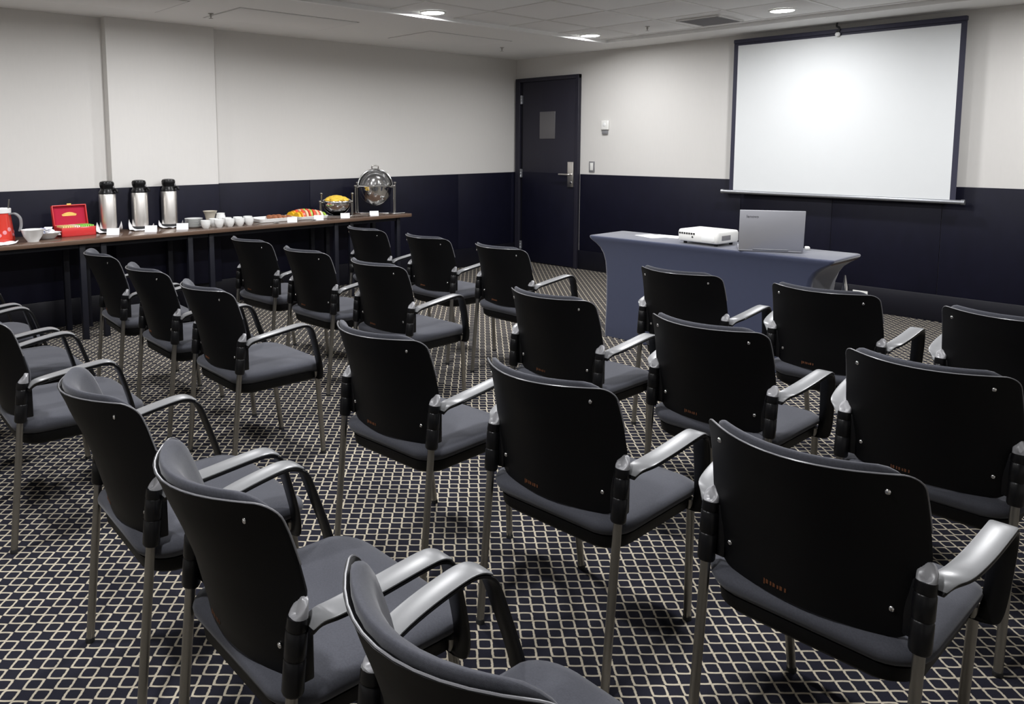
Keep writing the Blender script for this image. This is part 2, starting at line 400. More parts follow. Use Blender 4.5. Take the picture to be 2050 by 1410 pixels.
for z in (1.955, 1.075, 0.20):
    mb = MB(); mb.lathe([(.001, -.05), (.011, -.05), (.011, -.018), (.010, -.016), (.011, -.014), (.011, .014), (.010, .016), (.011, .018), (.011, .05), (.001, .05)], c=(DX0+.092, -.045, z), n=12)
    mb.box((DX0+.092, -.036, z), (.02, .002, .05)); mb.build('hinge', M_BAR, door)
mb = MB(); mb.slab((.892, -.046, 1.08), .042, .010, .143, .004, .003, 2); pl = mb.build('handle_plate', M_INOX, door)
mb = MB(); mb.tube(bez([(.905, -.05, 1.08), (.905, -.095, 1.08), (.88, -.105, 1.08), (.80, -.105, 1.08), (.765, -.105, 1.08)], 5), .012, 10); mb.build('lever', M_INOX, pl)
mb = MB(); mb.lathe([(.001, 0), (.014, 0), (.014, .008), (.001, .009)], n=14); o = mb.build('lock_cylinder', M_CHROME, pl); o.location = (.905, -.054, .985); o.rotation_euler = (R(90), 0, 0)

# thermostat and switch
t = thing('thermostat', 'white wall thermostat beside the dark door', 'thermostat', (1.332, 0, 1.60))
mb = MB(); mb.slab((0, -.014, .03), .05, .014, .05, .012, .006, 3); mb.build('cover', M_WHITE, t)
mb = MB(); mb.slab((0, -.0105, -.048), .036, .0105, .02, .004, .003, 2); mb.build('base', M_PLUG, t)
mb = MB(); mb.sphere((0, -.028, .035), .02, .004, .02, 12, 6); mb.build('dial', M_PORC, t)
t = thing('light_switch', 'small white rocker switch in a grey plate beside the door', 'light switch', (1.157, 0, 1.172))
mb = MB(); mb.slab((0, -.005, 0), .038, .005, .06, .004, .002, 2); mb.build('plate', M_PLUG, t)
mb = MB(); mb.slab((0, -.012, .002), .021, .003, .042, .003, .002, 2); mb.build('rocker', M_WHITE, t)
p = hit(1722, 590, 1, -.022)
t = thing('wall_outlet', 'white socket plate on the skirting behind the presentation table', 'wall outlet', (p.x, -.022, p.z))
mb = MB(); mb.slab((0, -.004, 0), .06, .004, .035, .004, .002, 2); mb.build('plate', M_WHITE, t)
for s in (-1, 1):
    mb = MB(); mb.slab((s*.026, -.009, 0), .018, .002, .018, .004, .001, 2); mb.build('socket', M_PORC, t)

# ------------------------------------------------------------------ projection screen
scr = thing('projection_screen', 'large white projection screen with dark border hanging on the wall', 'screen', (0, -.10, 0))
SX0, SX1, SZ0, SZ1 = 2.845, 4.705, 0.985, 2.385
BW = .040
boxobj('screen_fabric', (SX0+BW, -.001, SZ0), (SX1-BW, .001, SZ1-.055), M_SCREEN, scr)
boxobj('side_border', (SX0, -.001, SZ0), (SX0+BW, .001, SZ1-.03), M_BORDER, scr)
boxobj('side_border', (SX1-BW, -.001, SZ0), (SX1, .001, SZ1-.03), M_BORDER, scr)
boxobj('top_border', (SX0+BW, -.001, SZ1-.055), (SX1-BW, .001, SZ1-.03), M_BORDER, scr)
mb = MB(); mb.slab((SX0/2+SX1/2, .006, SZ1-.018), (SX1-SX0)/2, .024, .018, .01, .006, 3); mb.build('top_case', M_BORDER, scr)
mb = MB(); mb.M = Matrix.Translation((0, 0, 0)); mb.tube([(SX0-.06, 0, SZ0-.012), (SX1+.045, 0, SZ0-.012)], .017, 12); bar = mb.build('bottom_bar', M_BAR, scr)
for x in (SX0-.066, SX1+.051):
    mb = MB(); mb.tube([(x-.012, 0, SZ0-.012), (x+.012, 0, SZ0-.012)], .021, 14); mb.build('end_cap', M_BAR, bar)
hk = hit(1680, 48, 1, -.1)
mb = MB(); mb.tube(bez([(hk.x-.01, -.012, H_CEIL), (hk.x-.012, -.014, H_CEIL-.03), (hk.x+.014, -.03, H_CEIL-.045), (hk.x+.012, -.032, H_CEIL-.07), (hk.x-.008, -.026, H_CEIL-.075)], 6), .008, 8); mb.build('hook', M_DARK, scr)
mb = MB(); mb.sphere((hk.x, -.022, SZ1-.045), .022, .014, .02, 12, 8); mb.build('pull_knob', M_PORC, scr)

# ------------------------------------------------------------------ chairs
def back_y(x, z):
    zz = [(.44, .012), (.527, -.002), (.63, -.018), (.70, -.036), (.785, -.063), (.83, -.082)]
    for (z0, y0), (z1, y1) in zip(zz, zz[1:]):
        if z <= z1 or z1 == .83:
            t_ = (z-z0)/(z1-z0); b_ = y0+(y1-y0)*t_; break
    c_ = .062 + .055*max(0, min(1, (z-.48)/.28))
    return b_ - c_*(1-min(1.2, (x/.225)**2)) + .436*c_ - .008
def half_w(z, top, bot, wmid, wtop, wbot, rt, rb):
    if z > .64: w_ = wmid + (wtop-wmid)*((z-.64)/(top-.64))**1.3
    else: w_ = wmid + (wbot-wmid)*((.64-z)/(.64-bot))
    if z > top-rt: q = (z-(top-rt))/rt; w_ -= rt*(1-math.sqrt(max(0, 1-q*q)))
    if z < bot+rb: q = ((bot+rb)-z)/rb; w_ -= rb*(1-math.sqrt(max(0, 1-q*q)))
    return w_
def shell(front, thick, top, bot, wmid, wtop, wbot, rt, rb, edge, nx=14, puff=0):
    """curved panel: front offset from the back surface, thickness, rounded outline"""
    zs = [bot, bot+rb*.12, bot+rb*.35, bot+rb*.7]; n = 12
    zs += [bot+rb+(top-rt-bot-rb)*k/n for k in range(n+1)]; zs += [top-rt*.62, top-rt*.35, top-rt*.14, top-rt*.03, top]
    m_ = MB(); rings = []
    for z in zs:
        hw = half_w(z, top, bot, wmid, wtop, wbot, rt, rb); ring = []
        zi = min((top-z), (z-bot))
        def off(x):
            di = max(0, min(hw-abs(x), zi)); return min(1, math.sqrt(di/edge)) if edge else 1
        xs_ = [hw*math.sin(math.pi/2*(-1+2*k/nx)) for k in range(nx+1)]
        ring += [(x, back_y(x, z)+front+(thick*.42*(1-off(x)) if puff else 0), z) for x in xs_]
        ring += [(x, back_y(x, z)+front+max(.0006 if not puff else thick*.45, thick*(off(x) if not puff else .45+.55*off(x)))+puff*off(x)*(1-(x/.25)**2), z) for x in reversed(xs_)]
        rings.append(ring)
    m_.loft(rings); return m_

def make_chair():
    t = thing('conference_chair', 'x', 'chair')
    sh = shell(0, .011, .822, .462, .227, .217, .198, .030, .035, .004).build('back_shell', M_BLACK, t, smooth=50)
    for sx in (-1, 1):
        for z, x in ((.785, .169), (.527, .169)):
            m_ = MB(); m_.sphere((0, 0, 0), .0062, .0035, .0062, 10, 6); b_ = m_.build('bolt', M_CHROME, sh); b_.location = (sx*x, back_y(x, z)-.001, z)
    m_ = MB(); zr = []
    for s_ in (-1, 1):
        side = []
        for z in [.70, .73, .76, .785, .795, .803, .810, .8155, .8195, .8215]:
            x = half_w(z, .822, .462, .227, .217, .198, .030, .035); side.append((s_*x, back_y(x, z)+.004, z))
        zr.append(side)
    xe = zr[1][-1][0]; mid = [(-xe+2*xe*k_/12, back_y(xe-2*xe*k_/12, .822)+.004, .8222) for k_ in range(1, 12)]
    m_.tube(zr[0]+mid+list(reversed(zr[1])), .0020, 6); m_.build('rim_highlight', M_EDGE_SHINE, sh)  # thin tube adding the highlight along the shell's top edge as colour
    m_ = MB(); q = 0
    for k, wd in enumerate((.0025, .004, .003, .004, .003, .0045, .003)):
        x = -.075+q+k*.0025; m_.box((x, back_y(x, .487)-.0003, .487), (wd*.6, .0005, .0045 if k else .008)); q += wd*1.6
    m_.build('maker_mark', M_MARK, sh, smooth=0)
    shell(.009, .032, .836, .482, .210, .190, .186, .045, .045, .024, puff=.004).build('back_cushion', M_FABRIC, t, smooth=70)
    # seat
    def outline(ins, zoff):
        pts = []
        for x, y in rrect(.236-ins, .222-ins, max(.02, .075-ins*.4), 6):
            if y < 0: y -= .022*(1-(x/.236)**2)
            else: y += .012*(1-(x/.236)**2)
            pts.append((x, y+.197, zoff-.018*max(0, (y-.10)/.12)**2 - .0*abs(x)))
        return pts
    m_ = MB(); m_.loft([outline(.050, .398), outline(.030, .404), outline(.012, .418), outline(.002, .432), outline(.0, .442), outline(.004, .452), outline(.018, .460), outline(.04, .464), outline(.09, .465), outline(.15, .462)])
    m_.build('seat', M_FABRIC, t, smooth=70)
    m_ = MB(); m_.loft([outline(.075, .358), outline(.040, .363), outline(.022, .378), outline(.018, .409)])
    pan = m_.build('seat_pan', M_BLACK, t, smooth=50)
    for sx in (-1, 1):
        # rear leg runs up as the post of the backrest
        m_ = MB(); m_.tube([(sx*.223, -.061, .008), (sx*.223, -.008, .56), (sx*.223, -.004, .603)], .0115, 12)
        lg = m_.build('leg', M_STEEL, t)
        m_ = MB(); m_.lathe([(.001, 0), (.0128, 0), (.0132, .008), (.012, .014), (.001, .014)], c=(sx*.223, -.0615, 0), n=12); m_.build('foot', M_RUBBER, lg)
        # front leg
        m_ = MB(); m_.tube([(sx*.196, .405, .008), (sx*.214, .372, .34), (sx*.217, .362, .405)], .0115, 12)
        lg = m_.build('leg', M_STEEL, t)
        m_ = MB(); m_.lathe([(.001, 0), (.0128, 0), (.0132, .008), (.012, .014), (.001, .014)], c=(sx*.196, .4055, 0), n=12); m_.build('foot', M_RUBBER, lg)
        # black bracket sleeve around the post
        m_ = MB()
        m_.tube([(sx*.223, -.0165, .466), (sx*.223, -.0155, .472), (sx*.223, -.010, .528), (sx*.223, -.0097, .531), (sx*.223, -.0094, .534), (sx*.223, -.005, .580), (sx*.223, -.0047, .583), (sx*.223, -.0044, .586), (sx*.223, -.002, .606)], [.0175, .0205, .0205, .0185, .0205, .0205, .0185, .0205, .0190], 14)
        m_.slab((sx*.208, .012, .540), .022, .014, .062, .004, .004, 2)
        slv = m_.build('back_bracket', M_SLEEVE, t)
        m_ = MB(); c_ = (sx*.223, -.0015, .606); rr = .0185
        m_.loft([[(c_[0]+rr*k_*math.cos(a), c_[1]+dz*.1+rr*k_*math.sin(a), c_[2]+dz+sl_*math.sin(a)*rr) for a in [2*math.pi*i/16 for i in range(16)]] for k_, dz, sl_ in ((1, -.004, .0), (1.0, .012, .75), (.93, .0155, .8), (.75, .0175, .8), (.3, .018, .8))])
        m_.build('plug', M_PLUG, slv)
        # armrest: black loop with a grey pad on top
        path = bez([(sx*.234, .012, .578), (sx*.243, .024, .597), (sx*.262, .055, .6125), (sx*.274, .13, .627), (sx*.280, .225, .6405), (sx*.279, .268, .6395),
                    (sx*.276, .300, .618), (sx*.270, .322, .56), (sx*.258, .352, .46), (sx*.250, .362, .405), (sx*.240, .362, .378), (sx*.215, .360, .370)], 4)
        n_ = len(path); hwid = [.015+.010*min(1, i/9) - .004*max(0, (i-28)/16) for i in range(n_)]
        m_ = MB(); m_.tube(path, 0, flat=((1, 0, 0), hwid, .0055)); arm = m_.build('armrest', M_SLEEVE, t)
        pp = bez([(sx*.236, .013, .588), (sx*.245, .026, .606), (sx*.262, .055, .6195), (sx*.274, .13, .634), (sx*.280, .225, .6475), (sx*.2795, .266, .6475), (sx*.278, .290, .637)], 4)
        m_ = MB(); m_.tube(pp, 0, flat=((1, 0, 0), [.017+.0082*min(1, i/6) for i in range(len(pp))], .0028)); m_.build('arm_pad', M_ARM, arm)
    return t

def copy_tree(o, parent=None):
    c = o.copy(); C.objects.link(c); c.parent = parent
    for ch in kids[o.name]: copy_tree(ch, c)
    return c

SEATS = {'H3': (5.863, -5.428, -0.8), 'H2': (5.173, -5.434, 1.4), 'H1': (4.488, -5.479, 3.1), 'I3': (5.832, -4.567, -0.2), 'I2': (5.167, -4.584, -0.2), 'I1': (4.471, -4.585, 0.8), 'J1': (4.521, -3.689, -0.1), 'J2': (5.180, -3.660, 1.6), 'J3': (5.840, -3.683, -4.7), 'C3': (3.312, -3.677, -2.2), 'C2': (2.631, -3.669, 0.2), 'C1': (1.959, -3.675, 0.4), 'B1': (1.972, -4.602, 3.2), 'B2': (2.639, -4.605, 1.7), 'B3': (3.312, -4.596, 1.3), 'A3': (3.335, -5.534, -0.9), 'A2': (2.667, -5.531, -1.5), 'A1': (1.974, -5.517, -4.4), 'E': (4.481, -6.351, -2.9), 'F': (5.158, -6.370, -1.4), 'G': (5.799, -6.365, -2.0), 'D3': (3.340, -6.367, -2.5), 'D2': (2.660, -6.370, -2.0), 'D1': (1.985, -6.360, -1.0)}
ROWS = ['front row', 'second row', 'third row', 'back row']
BLK = {'l': 'buffet-side block', 'r': 'screen-side block'}
WHO = {'C1': (0, 'l', 0), 'C2': (0, 'l', 1), 'C3': (0, 'l', 2), 'J1': (0, 'r', 0), 'J2': (0, 'r', 1), 'J3': (0, 'r', 2),
       'B1': (1, 'l', 0), 'B2': (1, 'l', 1), 'B3': (1, 'l', 2), 'I1': (1, 'r', 0), 'I2': (1, 'r', 1), 'I3': (1, 'r', 2),
       'A1': (2, 'l', 0), 'A2': (2, 'l', 1), 'A3': (2, 'l', 2), 'H1': (2, 'r', 0), 'H2': (2, 'r', 1), 'H3': (2, 'r', 2),
       'D1': (3, 'l', 0), 'D2': (3, 'l', 1), 'D3': (3, 'l', 2), 'E': (3, 'r', 0), 'F': (3, 'r', 1), 'G': (3, 'r', 2)}
proto = make_chair()
kids = {}
def reg(o):
    kids[o.name] = list(o.children)
    for c_ in o.children: reg(c_)
bpy.context.view_layer.update(); reg(proto)
for i, (k, (row, blk, pos)) in enumerate(WHO.items()):
    o = proto if i == 0 else copy_tree(proto)
    x, y, a = SEATS[k]
    o.location = (x, y, 0); o.rotation_euler = (0, 0, R(a))
    o['label'] = 'black armchair, %s, %s of three in the %s' % (ROWS[row], ('left', 'middle', 'right')[pos], BLK[blk])
    o['category'] = 'chair'; o['group'] = 'conference chairs set out in rows facing the screen'

# ------------------------------------------------------------------ presentation table
TZ = .745; tcx, tcy, thx, thy = 3.815, -2.145, .885, .215
tbl = thing('folding_table', 'folding table hidden under the navy stretch cover, one steel leg showing', 'table', (tcx, tcy, 0))
mb = MB(); mb.slab((0, 0, TZ-.02), thx-.012, thy-.012, .012, .01, .004, 2); mb.build('tabletop', M_WOOD, tbl)
for sx in (-1, 1):
    for sy in (-1, 1):
        x = sx*.70; 
        mb = MB(); mb.tube([(x, sy*.17, 0), (x, sy*.17, .708)], .013, 10); mb.build('leg', M_STEEL, tbl)
lp = hit(1690, 575, 1, -1.93)
mb = MB(); mb.tube([(lp.x-tcx, -1.915-tcy, 0), (lp.x-tcx, -1.915-tcy, lp.z-.03), (lp.x-tcx, -1.915-tcy, lp.z+.0), (lp.x-tcx-.003, -1.915-tcy, lp.z+.075)], [.024, .022, .020, .004], 10); mb.build('leg', M_CHROME, tbl)
mb = MB(); mb.tube([(.70, .17, .3), (lp.x-tcx, -1.915-tcy, .3)], .009, 8); mb.build('leg_brace', M_STEEL, tbl)
mb = MB(); rings = []
prof = [(0, .742, .205), (.05, .742, .204), (.25, .738, .200), (.45, .740, .200), (.56, .750, .203), (.62, .768, .207), (.66, .795, .210), (.69, .832, .2125), (.712, .866, .214), (.724, .880, .215), (.735, .885, .2155), (.742, .883, .2145), (TZ, .875, .208)]
for z, a, b in prof:
    rings.append([(x, y, z) for x, y in rrect(a, b, .022 if z > .7 else .03, 5)])
mb.loft(rings, cap=False); n_ = len(rings[0]); mb.f.append(tuple(range(len(mb.v)-n_, len(mb.v))))   # open underneath
cv = tag(mb.build('stretch_cover', M_CLOTH, None, smooth=60), 'navy blue stretch cover fitted over the presentation table', 'table cover', loc=(tcx, tcy, .002))
TOP = TZ+.0022

# papers
pc = hit(1325, 472, 2, TOP)
mb = MB(); mb.box((0, 0, .0006), (.074, .105, .0006)); mb2 = MB()
tag(mb.build('paper_sheet', M_PAPER, None, smooth=0), 'white paper sheet lying flat at the left end of the presentation table', 'paper', loc=(3.30, -2.09, TOP), rz=R(70))
mb2.box((0, 0, .0006), (.074, .105, .0006))
tag(mb2.build('paper_sheet', M_PAPER, None, smooth=0), 'white paper sheet beside the projector, overlapping the other sheet', 'paper', loc=(3.40, -2.03, TOP+.0013), rz=R(98))

# projector
a1 = hit(1369, 486, 2, TOP); a2 = hit(1440, 496, 2, TOP)
pj = thing('projector', 'white portable projector on the presentation table left of the laptop', 'projector', (3.80, -2.175, TOP), R(-5))
mb = MB(); mb.slab((0, 0, .058), .158, .128, .042, .024, .016, 4); body = mb.build('body', M_WHITE, pj)
mb = MB()
for sx in (-1, 1):
    for sy in (-1, 1):
        mb = MB(); mb.lathe([(.001, 0), (.012, 0), (.012, .018), (.001, .018)], c=(sx*.12, sy*.085, 0), n=12); mb.build('foot', M_RUBBER, pj)
for k in range(7):
    mb = MB(); mb.slab((-.135+k*.0185, -.1285, .074), .0068, .002, .0055, .001, .0008, 1); mb.build('port', M_DARK, body)
mb = MB(); mb.lathe([(.001, -.002), (.006, -.002), (.006, .002), (.001, .002)], n=12); o = mb.build('socket', M_DARK, body); o.location = (-.035, -.1285, .052); o.rotation_euler = (R(90), 0, 0)
mb = MB(); mb.slab((.085, -.1285, .053), .05, .002, .02, .003, .001, 1); mb.build('vent_panel', M_PORC, body)
mb = MB(); mb.lathe([(.001, -.01), (.034, -.01), (.036, .012), (.030, .014), (.026, .004), (.001, .003)], n=20); o = mb.build('lens', M_DARK, body); o.location = (.08, .132, .06); o.rotation_euler = (R(-90), 0, 0)
mb = MB(); mb.slab((.06, .02, .1005), .05, .028, .002, .006, .001, 2); mb.build('control_panel', M_PORC, body)
for sx in (-1, 1):
    mb = MB(); mb.slab((sx*.1585, -.03, .056), .0015, .05, .016, .001, .0008, 1); mb.build('side_grille', M_PLUG, body)

# laptop seen from behind
LA = hit(1478, 499, 2, TOP+.012); LB = hit(1608, 504, 2, TOP+.012)
lp = thing('laptop', 'open silver laptop seen from behind on the presentation table', 'laptop', ((LA.x+LB.x)/2, (LA.y+LB.y)/2, TOP), math.atan2(LB.y-LA.y, LB.x-LA.x))
wl = (LB-LA).length/2
mb = MB(); mb.slab((0, .125, .011), wl, .122, .008, .014, .004, 3); base = mb.build('base', M_LAPTOP, lp)
mb = MB(); mb.slab((0, .118, .0195), wl-.03, .06, .0006, .004, .0003, 1); mb.build('keyboard', M_DARK, base)
for sx in (-1, 1):
    for y in (.03, .22):
        mb = MB(); mb.lathe([(.001, 0), (.008, 0), (.008, .0035), (.001, .0035)], c=(sx*(wl-.03), y, 0), n=10); mb.build('foot', M_RUBBER, base)
lid = MB(); lid.M = Matrix.Translation((0, .004, .016)) @ Matrix.Rotation(R(11), 4, 'X'); hh = .128
lid.slab((0, 0, hh), wl, .004, hh, .002, .002, 2); ld = lid.build('lid', M_LAPTOP, lp)
m_ = MB(); m_.M = lid.M.copy(); m_.slab((0, .0045, hh), wl-.012, .0006, hh-.016, .001, .0003, 1); m_.build('display', M_DARK, ld)
m_ = MB(); m_.tube([(-wl*.55, .006, .016), (wl*.55, .006, .016)], .0075, 10); m_.build('hinge', M_BAR, lp)
fc = bpy.data.curves.new('lid_lettering', 'FONT'); fc.body = 'lenovo'; fc.size = .026; fc.extrude = .0003; fc.align_x = 'CENTER'
ft = bpy.data.objects.new('tmp_text', fc); C.objects.link(ft)
bpy.context.view_layer.update(); dg = bpy.context.evaluated_depsgraph_get()
tm = bpy.data.meshes.new_from_object(ft.evaluated_get(dg)); bpy.data.objects.remove(ft)
tm.materials.clear(); tm.materials.append(M_LOGO)
to = bpy.data.objects.new('lid_lettering', tm); C.objects.link(to); to.parent = ld
to.matrix_local = lid.M @ Matrix.Translation((-wl*.6, -.0046, hh*1.62)) @ Matrix.Rotation(R(90), 4, 'X')
p = hit(1616, 500, 2, TOP)
mb = MB(); mb.slab((0, 0, .010), .014, .024, .010, .006, .005, 3); ms = mb.build('wireless_adapter', M_WHITE)
tag(ms, 'tiny white plug lying beside the laptop', 'adapter', loc=(p.x, p.y, TOP), rz=R(30))

# ------------------------------------------------------------------ buffet
BZ = .75; BFX = .625
buf = thing('buffet_table', 'long brown laminate buffet table against the left wall', 'table', (0, 0, 0))
mb = MB(); ya, yb = -7.3, -2.185
mb.slab(((.112+BFX+.014)/2, (ya+yb)/2, BZ-.016), (BFX+.014-.112)/2, (yb-ya)/2, .016, .012, .004, 3); mb.build('tabletop', M_WOOD, buf)
for x in (.56, .155):
    for y in (-2.31, -2.87, -3.04, -4.26, -4.44, -5.11, -5.26, -6.1, -6.28, -7.15):
        mb = MB(); mb.slab((x, y, (BZ-.032)/2), .021, .021, (BZ-.032)/2, .004, .003, 2); mb.build('leg', M_TLEG, buf)
mb = MB(); mb.box((.56, (ya+yb)/2, BZ-.05), (.01, (yb-ya)/2-.1, .018)); mb.box((.155, (ya+yb)/2, BZ-.05), (.01, (yb-ya)/2-.1, .018)); mb.build('apron', M_TLEG, buf)
Z = BZ+.0005
def on(u, x, v=455): p_ = hit(u, v, 0, x); return (x, p_.y, Z)

# --- juice pitcher at the left edge of the picture
PX = on(4, .36, 470)
t = thing('juice_pitcher', 'red juice pitcher with grey handle at the left edge of the buffet', 'pitcher', PX, R(48))
prof = [(.001, 0), (.078, 0), (.082, .006), (.080, .03), (.070, .12), (.062, .19), (.061, .215), (.064, .225), (.060, .228), (.055, .21), (.001, .205)]
mb = MB(); mb.lathe(prof[:-3], n=28); bd = mb.build('body', M_JUICE, t)
mb = MB(); mb.lathe([(.0625, .205), (.066, .205), (.067, .235), (.062, .238), (.058, .23), (.001, .228)], n=28); mb.build('rim', M_PORC, t)
mb = MB(); mb.tube(bez([(.055, 0, .195), (.10, 0, .20), (.135, 0, .17), (.14, 0, .12), (.128, 0, .075)], 6), .0, flat=((0, 1, 0), .012, .006)); mb.build('handle', M_PLUG, t)
mb = MB(); mb.tube([(.03, .01, .10), (.055, .02, .30)], .0055, 8); mb.build('spoon', M_STEEL, t)
for a in range(9):
    mb = MB(); an = R(-160+a*27+random.uniform(-8, 8)); z = .05+.02*(a % 3); r_ = .081-z*.095
    mb.M = Matrix.Rotation(an, 4, 'Z') @ Matrix.Translation((r_, 0, z)) @ Matrix.Rotation(R(-6), 4, 'Y')
    mb.sphere((0, 0, 0), .002, .014, .016, 10, 6); mb.build('printed_motif', M_PINK, bd)
# paper napkin ball / lace paper in front
def napkin(name, size, peak, m, seed, n=10):
    rnd = random.Random(seed); m_ = MB(); vs = []; th = .0015
    for j_ in range(n+1):
        for i_ in range(n+1):
            u_ = -1+2*i_/n; v_ = -1+2*j_/n
            c_ = max(0, u_*v_)**1.3; z_ = .004+peak*c_*(.85+.3*math.sin(seed+u_)) + .010*abs(math.sin(3*u_+seed)*math.cos(4*v_))*max(abs(u_), abs(v_))
            pull = 1-.30*c_
            vs.append((u_*size*pull, v_*size*pull, z_))
    N = (n+1)*(n+1); top = vs; bot = [(x, y, z-th) for x, y, z in vs]; fs = []
    for j_ in range(n):
        for i_ in range(n):
            a = j_*(n+1)+i_; fs.append((a, a+1, a+n+2, a+n+1)); fs.append((a+N, a+n+1+N, a+n+2+N, a+1+N))
    rim = [i_ for i_ in range(n+1)]+[(j_+1)*(n+1)-1 for j_ in range(1, n+1)]+[n*(n+1)+i_ for i_ in range(n-1, -1, -1)]+[j_*(n+1) for j_ in range(n-1, 0, -1)]
    for k_ in range(len(rim)): a, b = rim[k_], rim[(k_+1) % len(rim)]; fs.append((a, a+N, b+N, b))
    m_.add(top+bot, fs); return m_.build(name, m, None, smooth=60)
tag(napkin('lace_napkin', .085, .03, M_PAPER, 3), 'white lace napkin lying in front of the red pitcher', 'napkin', 'white napkins on the buffet', loc=on(10, .52, 488), rz=R(20))

# --- bowls and dishes
def bowl(name, r, h, label, loc, cat='bowl', foot=.5):
    m_ = MB(); m_.lathe([(.001, 0), (r*foot, 0), (r*foot, .004), (r*.8, h*.45), (r, h), (r*1.02, h*1.02), (r*.97, h), (r*.76, h*.5), (r*.4, .008), (.001, .007)], n=28)
    return tag(m_.build(name, M_PORC), label, cat, loc=loc)
bowl('sugar_bowl', .075, .085, 'round white porcelain bowl between red pitcher and tea chest', on(66, .50, 475))
d = thing('sachet_dish', 'oval white dish of sugar sachets beside the tea chest', 'dish', on(93, .385, 464), R(60))
mb = MB(); mb.M = Matrix.Diagonal((.95, .82, 1, 1)); mb.lathe([(.001, 0), (.05, 0), (.06, .006), (.10, .045), (.105, .047), (.10, .042), (.055, .012), (.001, .012)], n=30); mb.build('dish', M_PORC, d)
for k in range(9):
    m_ = MB(); a = k*2.4; rr = .012+.007*k
    m_.M = Matrix.Translation((rr*math.cos(a)*.95, rr*math.sin(a)*.8, .030+.006*(8-k))) @ Matrix.Rotation(a, 4, 'Z') @ Matrix.Rotation(R(18), 4, 'X')
    m_.slab((0, 0, 0), .028, .018, .0025, .002, .002, 1); m_.build('sachet', (M_PAPER, M_BLUEP, M_PAPER)[k % 3], d)

# --- tea chest
tb = hit(159, 472, 0, .38)
tea = thing('tea_chest', 'open red tea chest with crimson lined lid and coloured tea bags', 'box', (.30, tb.y-.005, Z), R(93))
W2, D2, H2 = .126, .08, .068
mb = MB()
mb.slab((0, 0, .004), W2, D2, .004, .003, .002, 1)
for s in (-1, 1):
    mb.slab((s*(W2-.004), 0, H2/2), .004, D2, H2/2, .002, .0015, 1); mb.slab((0, s*(D2-.004), H2/2), W2, .004, H2/2, .002, .0015, 1)
mb.build('case', M_RED, tea)
lidm = Matrix.Translation((0, D2, H2)) @ Matrix.Rotation(R(-12), 4, 'X')
mb = MB(); mb.M = lidm
mb.slab((0, .014, .08), W2, .003, .08, .002, .0015, 1)
for s in (-1, 1): mb.slab((s*(W2-.004), .0, .08), .004, .014, .08, .002, .0015, 1)
mb.slab((0, 0, .156), W2, .014, .004, .002, .0015, 1); mb.slab((0, 0, .004), W2, .014, .004, .002, .0015, 1)
ldo = mb.build('lid', M_RED, tea)
mb = MB(); mb.M = lidm; mb.box((0, .0095, .08), (W2-.009, .0015, .071)); mb.build('lining', M_VELVET, ldo, smooth=0)
mb = MB(); mb.M = lidm                               # gold arched emblem with a line of lettering under it
arc = [(-.052+.104*k/14, .0075, .083+.016*math.sin(math.pi*k/14)) for k in range(15)]
mb.tube(arc, 0, flat=((0, 1, 0), .0006, .0065)); mb.box((0, .0075, .084), (.047, .0006, .0075))
mb.build('emblem', M_GOLD, ldo)
mb = MB(); mb.M = lidm; mb.slab((0, -.012, .163), .016, .004, .006, .002, .001, 1); mb.build('clasp', M_GOLD, ldo)
for k in range(14):
    mb = MB(); mb.M = Matrix.Translation((-.106+k*.0163, random.uniform(-.004, .004), .045)) @ Matrix.Rotation(R(8), 4, 'Y')
    mb.slab((0, 0, 0), .006, .066, .034, .002, .002, 1); mb.build('tea_bag', (M_YEL if k < 5 else (M_CRM if k < 8 else M_GRN)), tea)

# --- three pump flasks on folded napkins, each with a small tent card
def flask(loc, label, rz):
    t_ = thing('pump_flask', label, 'thermos', loc, rz, 'steel coffee flasks on the buffet')
    m_ = MB(); m_.lathe([(.001, 0), (.066, 0), (.068, .006), (.068, .018), (.064, .02), (.001, .02)], n=28); m_.build('base', M_DARK, t_)
    m_ = MB(); m_.lathe([(.001, .02), (.0635, .02), (.0635, .285), (.061, .292), (.001, .292)], n=32); m_.build('body', M_INOX, t_)
    m_ = MB(); m_.lathe([(.001, .29), (.063, .29), (.062, .305), (.050, .322), (.047, .335), (.053, .352), (.055, .372), (.049, .386), (.03, .392), (.001, .393)], n=28); lid_ = m_.build('pump_lid', M_SLEEVE, t_)
    m_ = MB(); m_.tube(bez([(.04, 0, .318), (.075, 0, .325), (.085, 0, .312), (.086, 0, .298)], 4), .0095, 10); m_.build('spout', M_SLEEVE, lid_)
    m_ = MB(); m_.sphere((.058, .0, .345), .007, .007, .010, 10, 6); m_.build('pump_button', M_PLUG, lid_)
    return t_
def tent(loc, label, w_=.045, h_=.05, rz=R(60)):
    m_ = MB(); th = .0012
    for s in (-1, 1):
        m_.M = Matrix.Translation((0, 0, h_)) @ Matrix.Rotation(R(24*s), 4, 'X'); m_.box((0, 0, -h_/2/.915), (w_, th/2, h_/2/.915))
    o_ = m_.build('tent_card', M_PAPER, None, smooth=0)
    return tag(o_, label, 'label card', 'white tent cards along the buffet', loc=loc, rz=rz)
FL = [(217, .215), (281, .20), (340, .185)]
words = ['nearest the tea chest', 'in the middle of the three flasks', 'nearest the stacked cups']
for i, (u, x) in enumerate(FL):
    p_ = hit(u, 440, 0, x)
    flask((x, p_.y, Z+.007), 'brushed steel pump flask with black lid, '+words[i], R(40))
    tag(napkin('folded_napkin', .098, .072, M_PAPER, 1.3+i*1.7), 'white folded napkin with raised corners under the flask '+words[i], 'napkin', 'white napkins on the buffet', loc=(x+.045, p_.y-.01, Z), rz=R(1+3*i))
for i, u in enumerate((227, 303, 366)):
    tent((.47, hit(u, 468, 0, .47).y, Z), 'white tent card in front of the flask '+words[i])

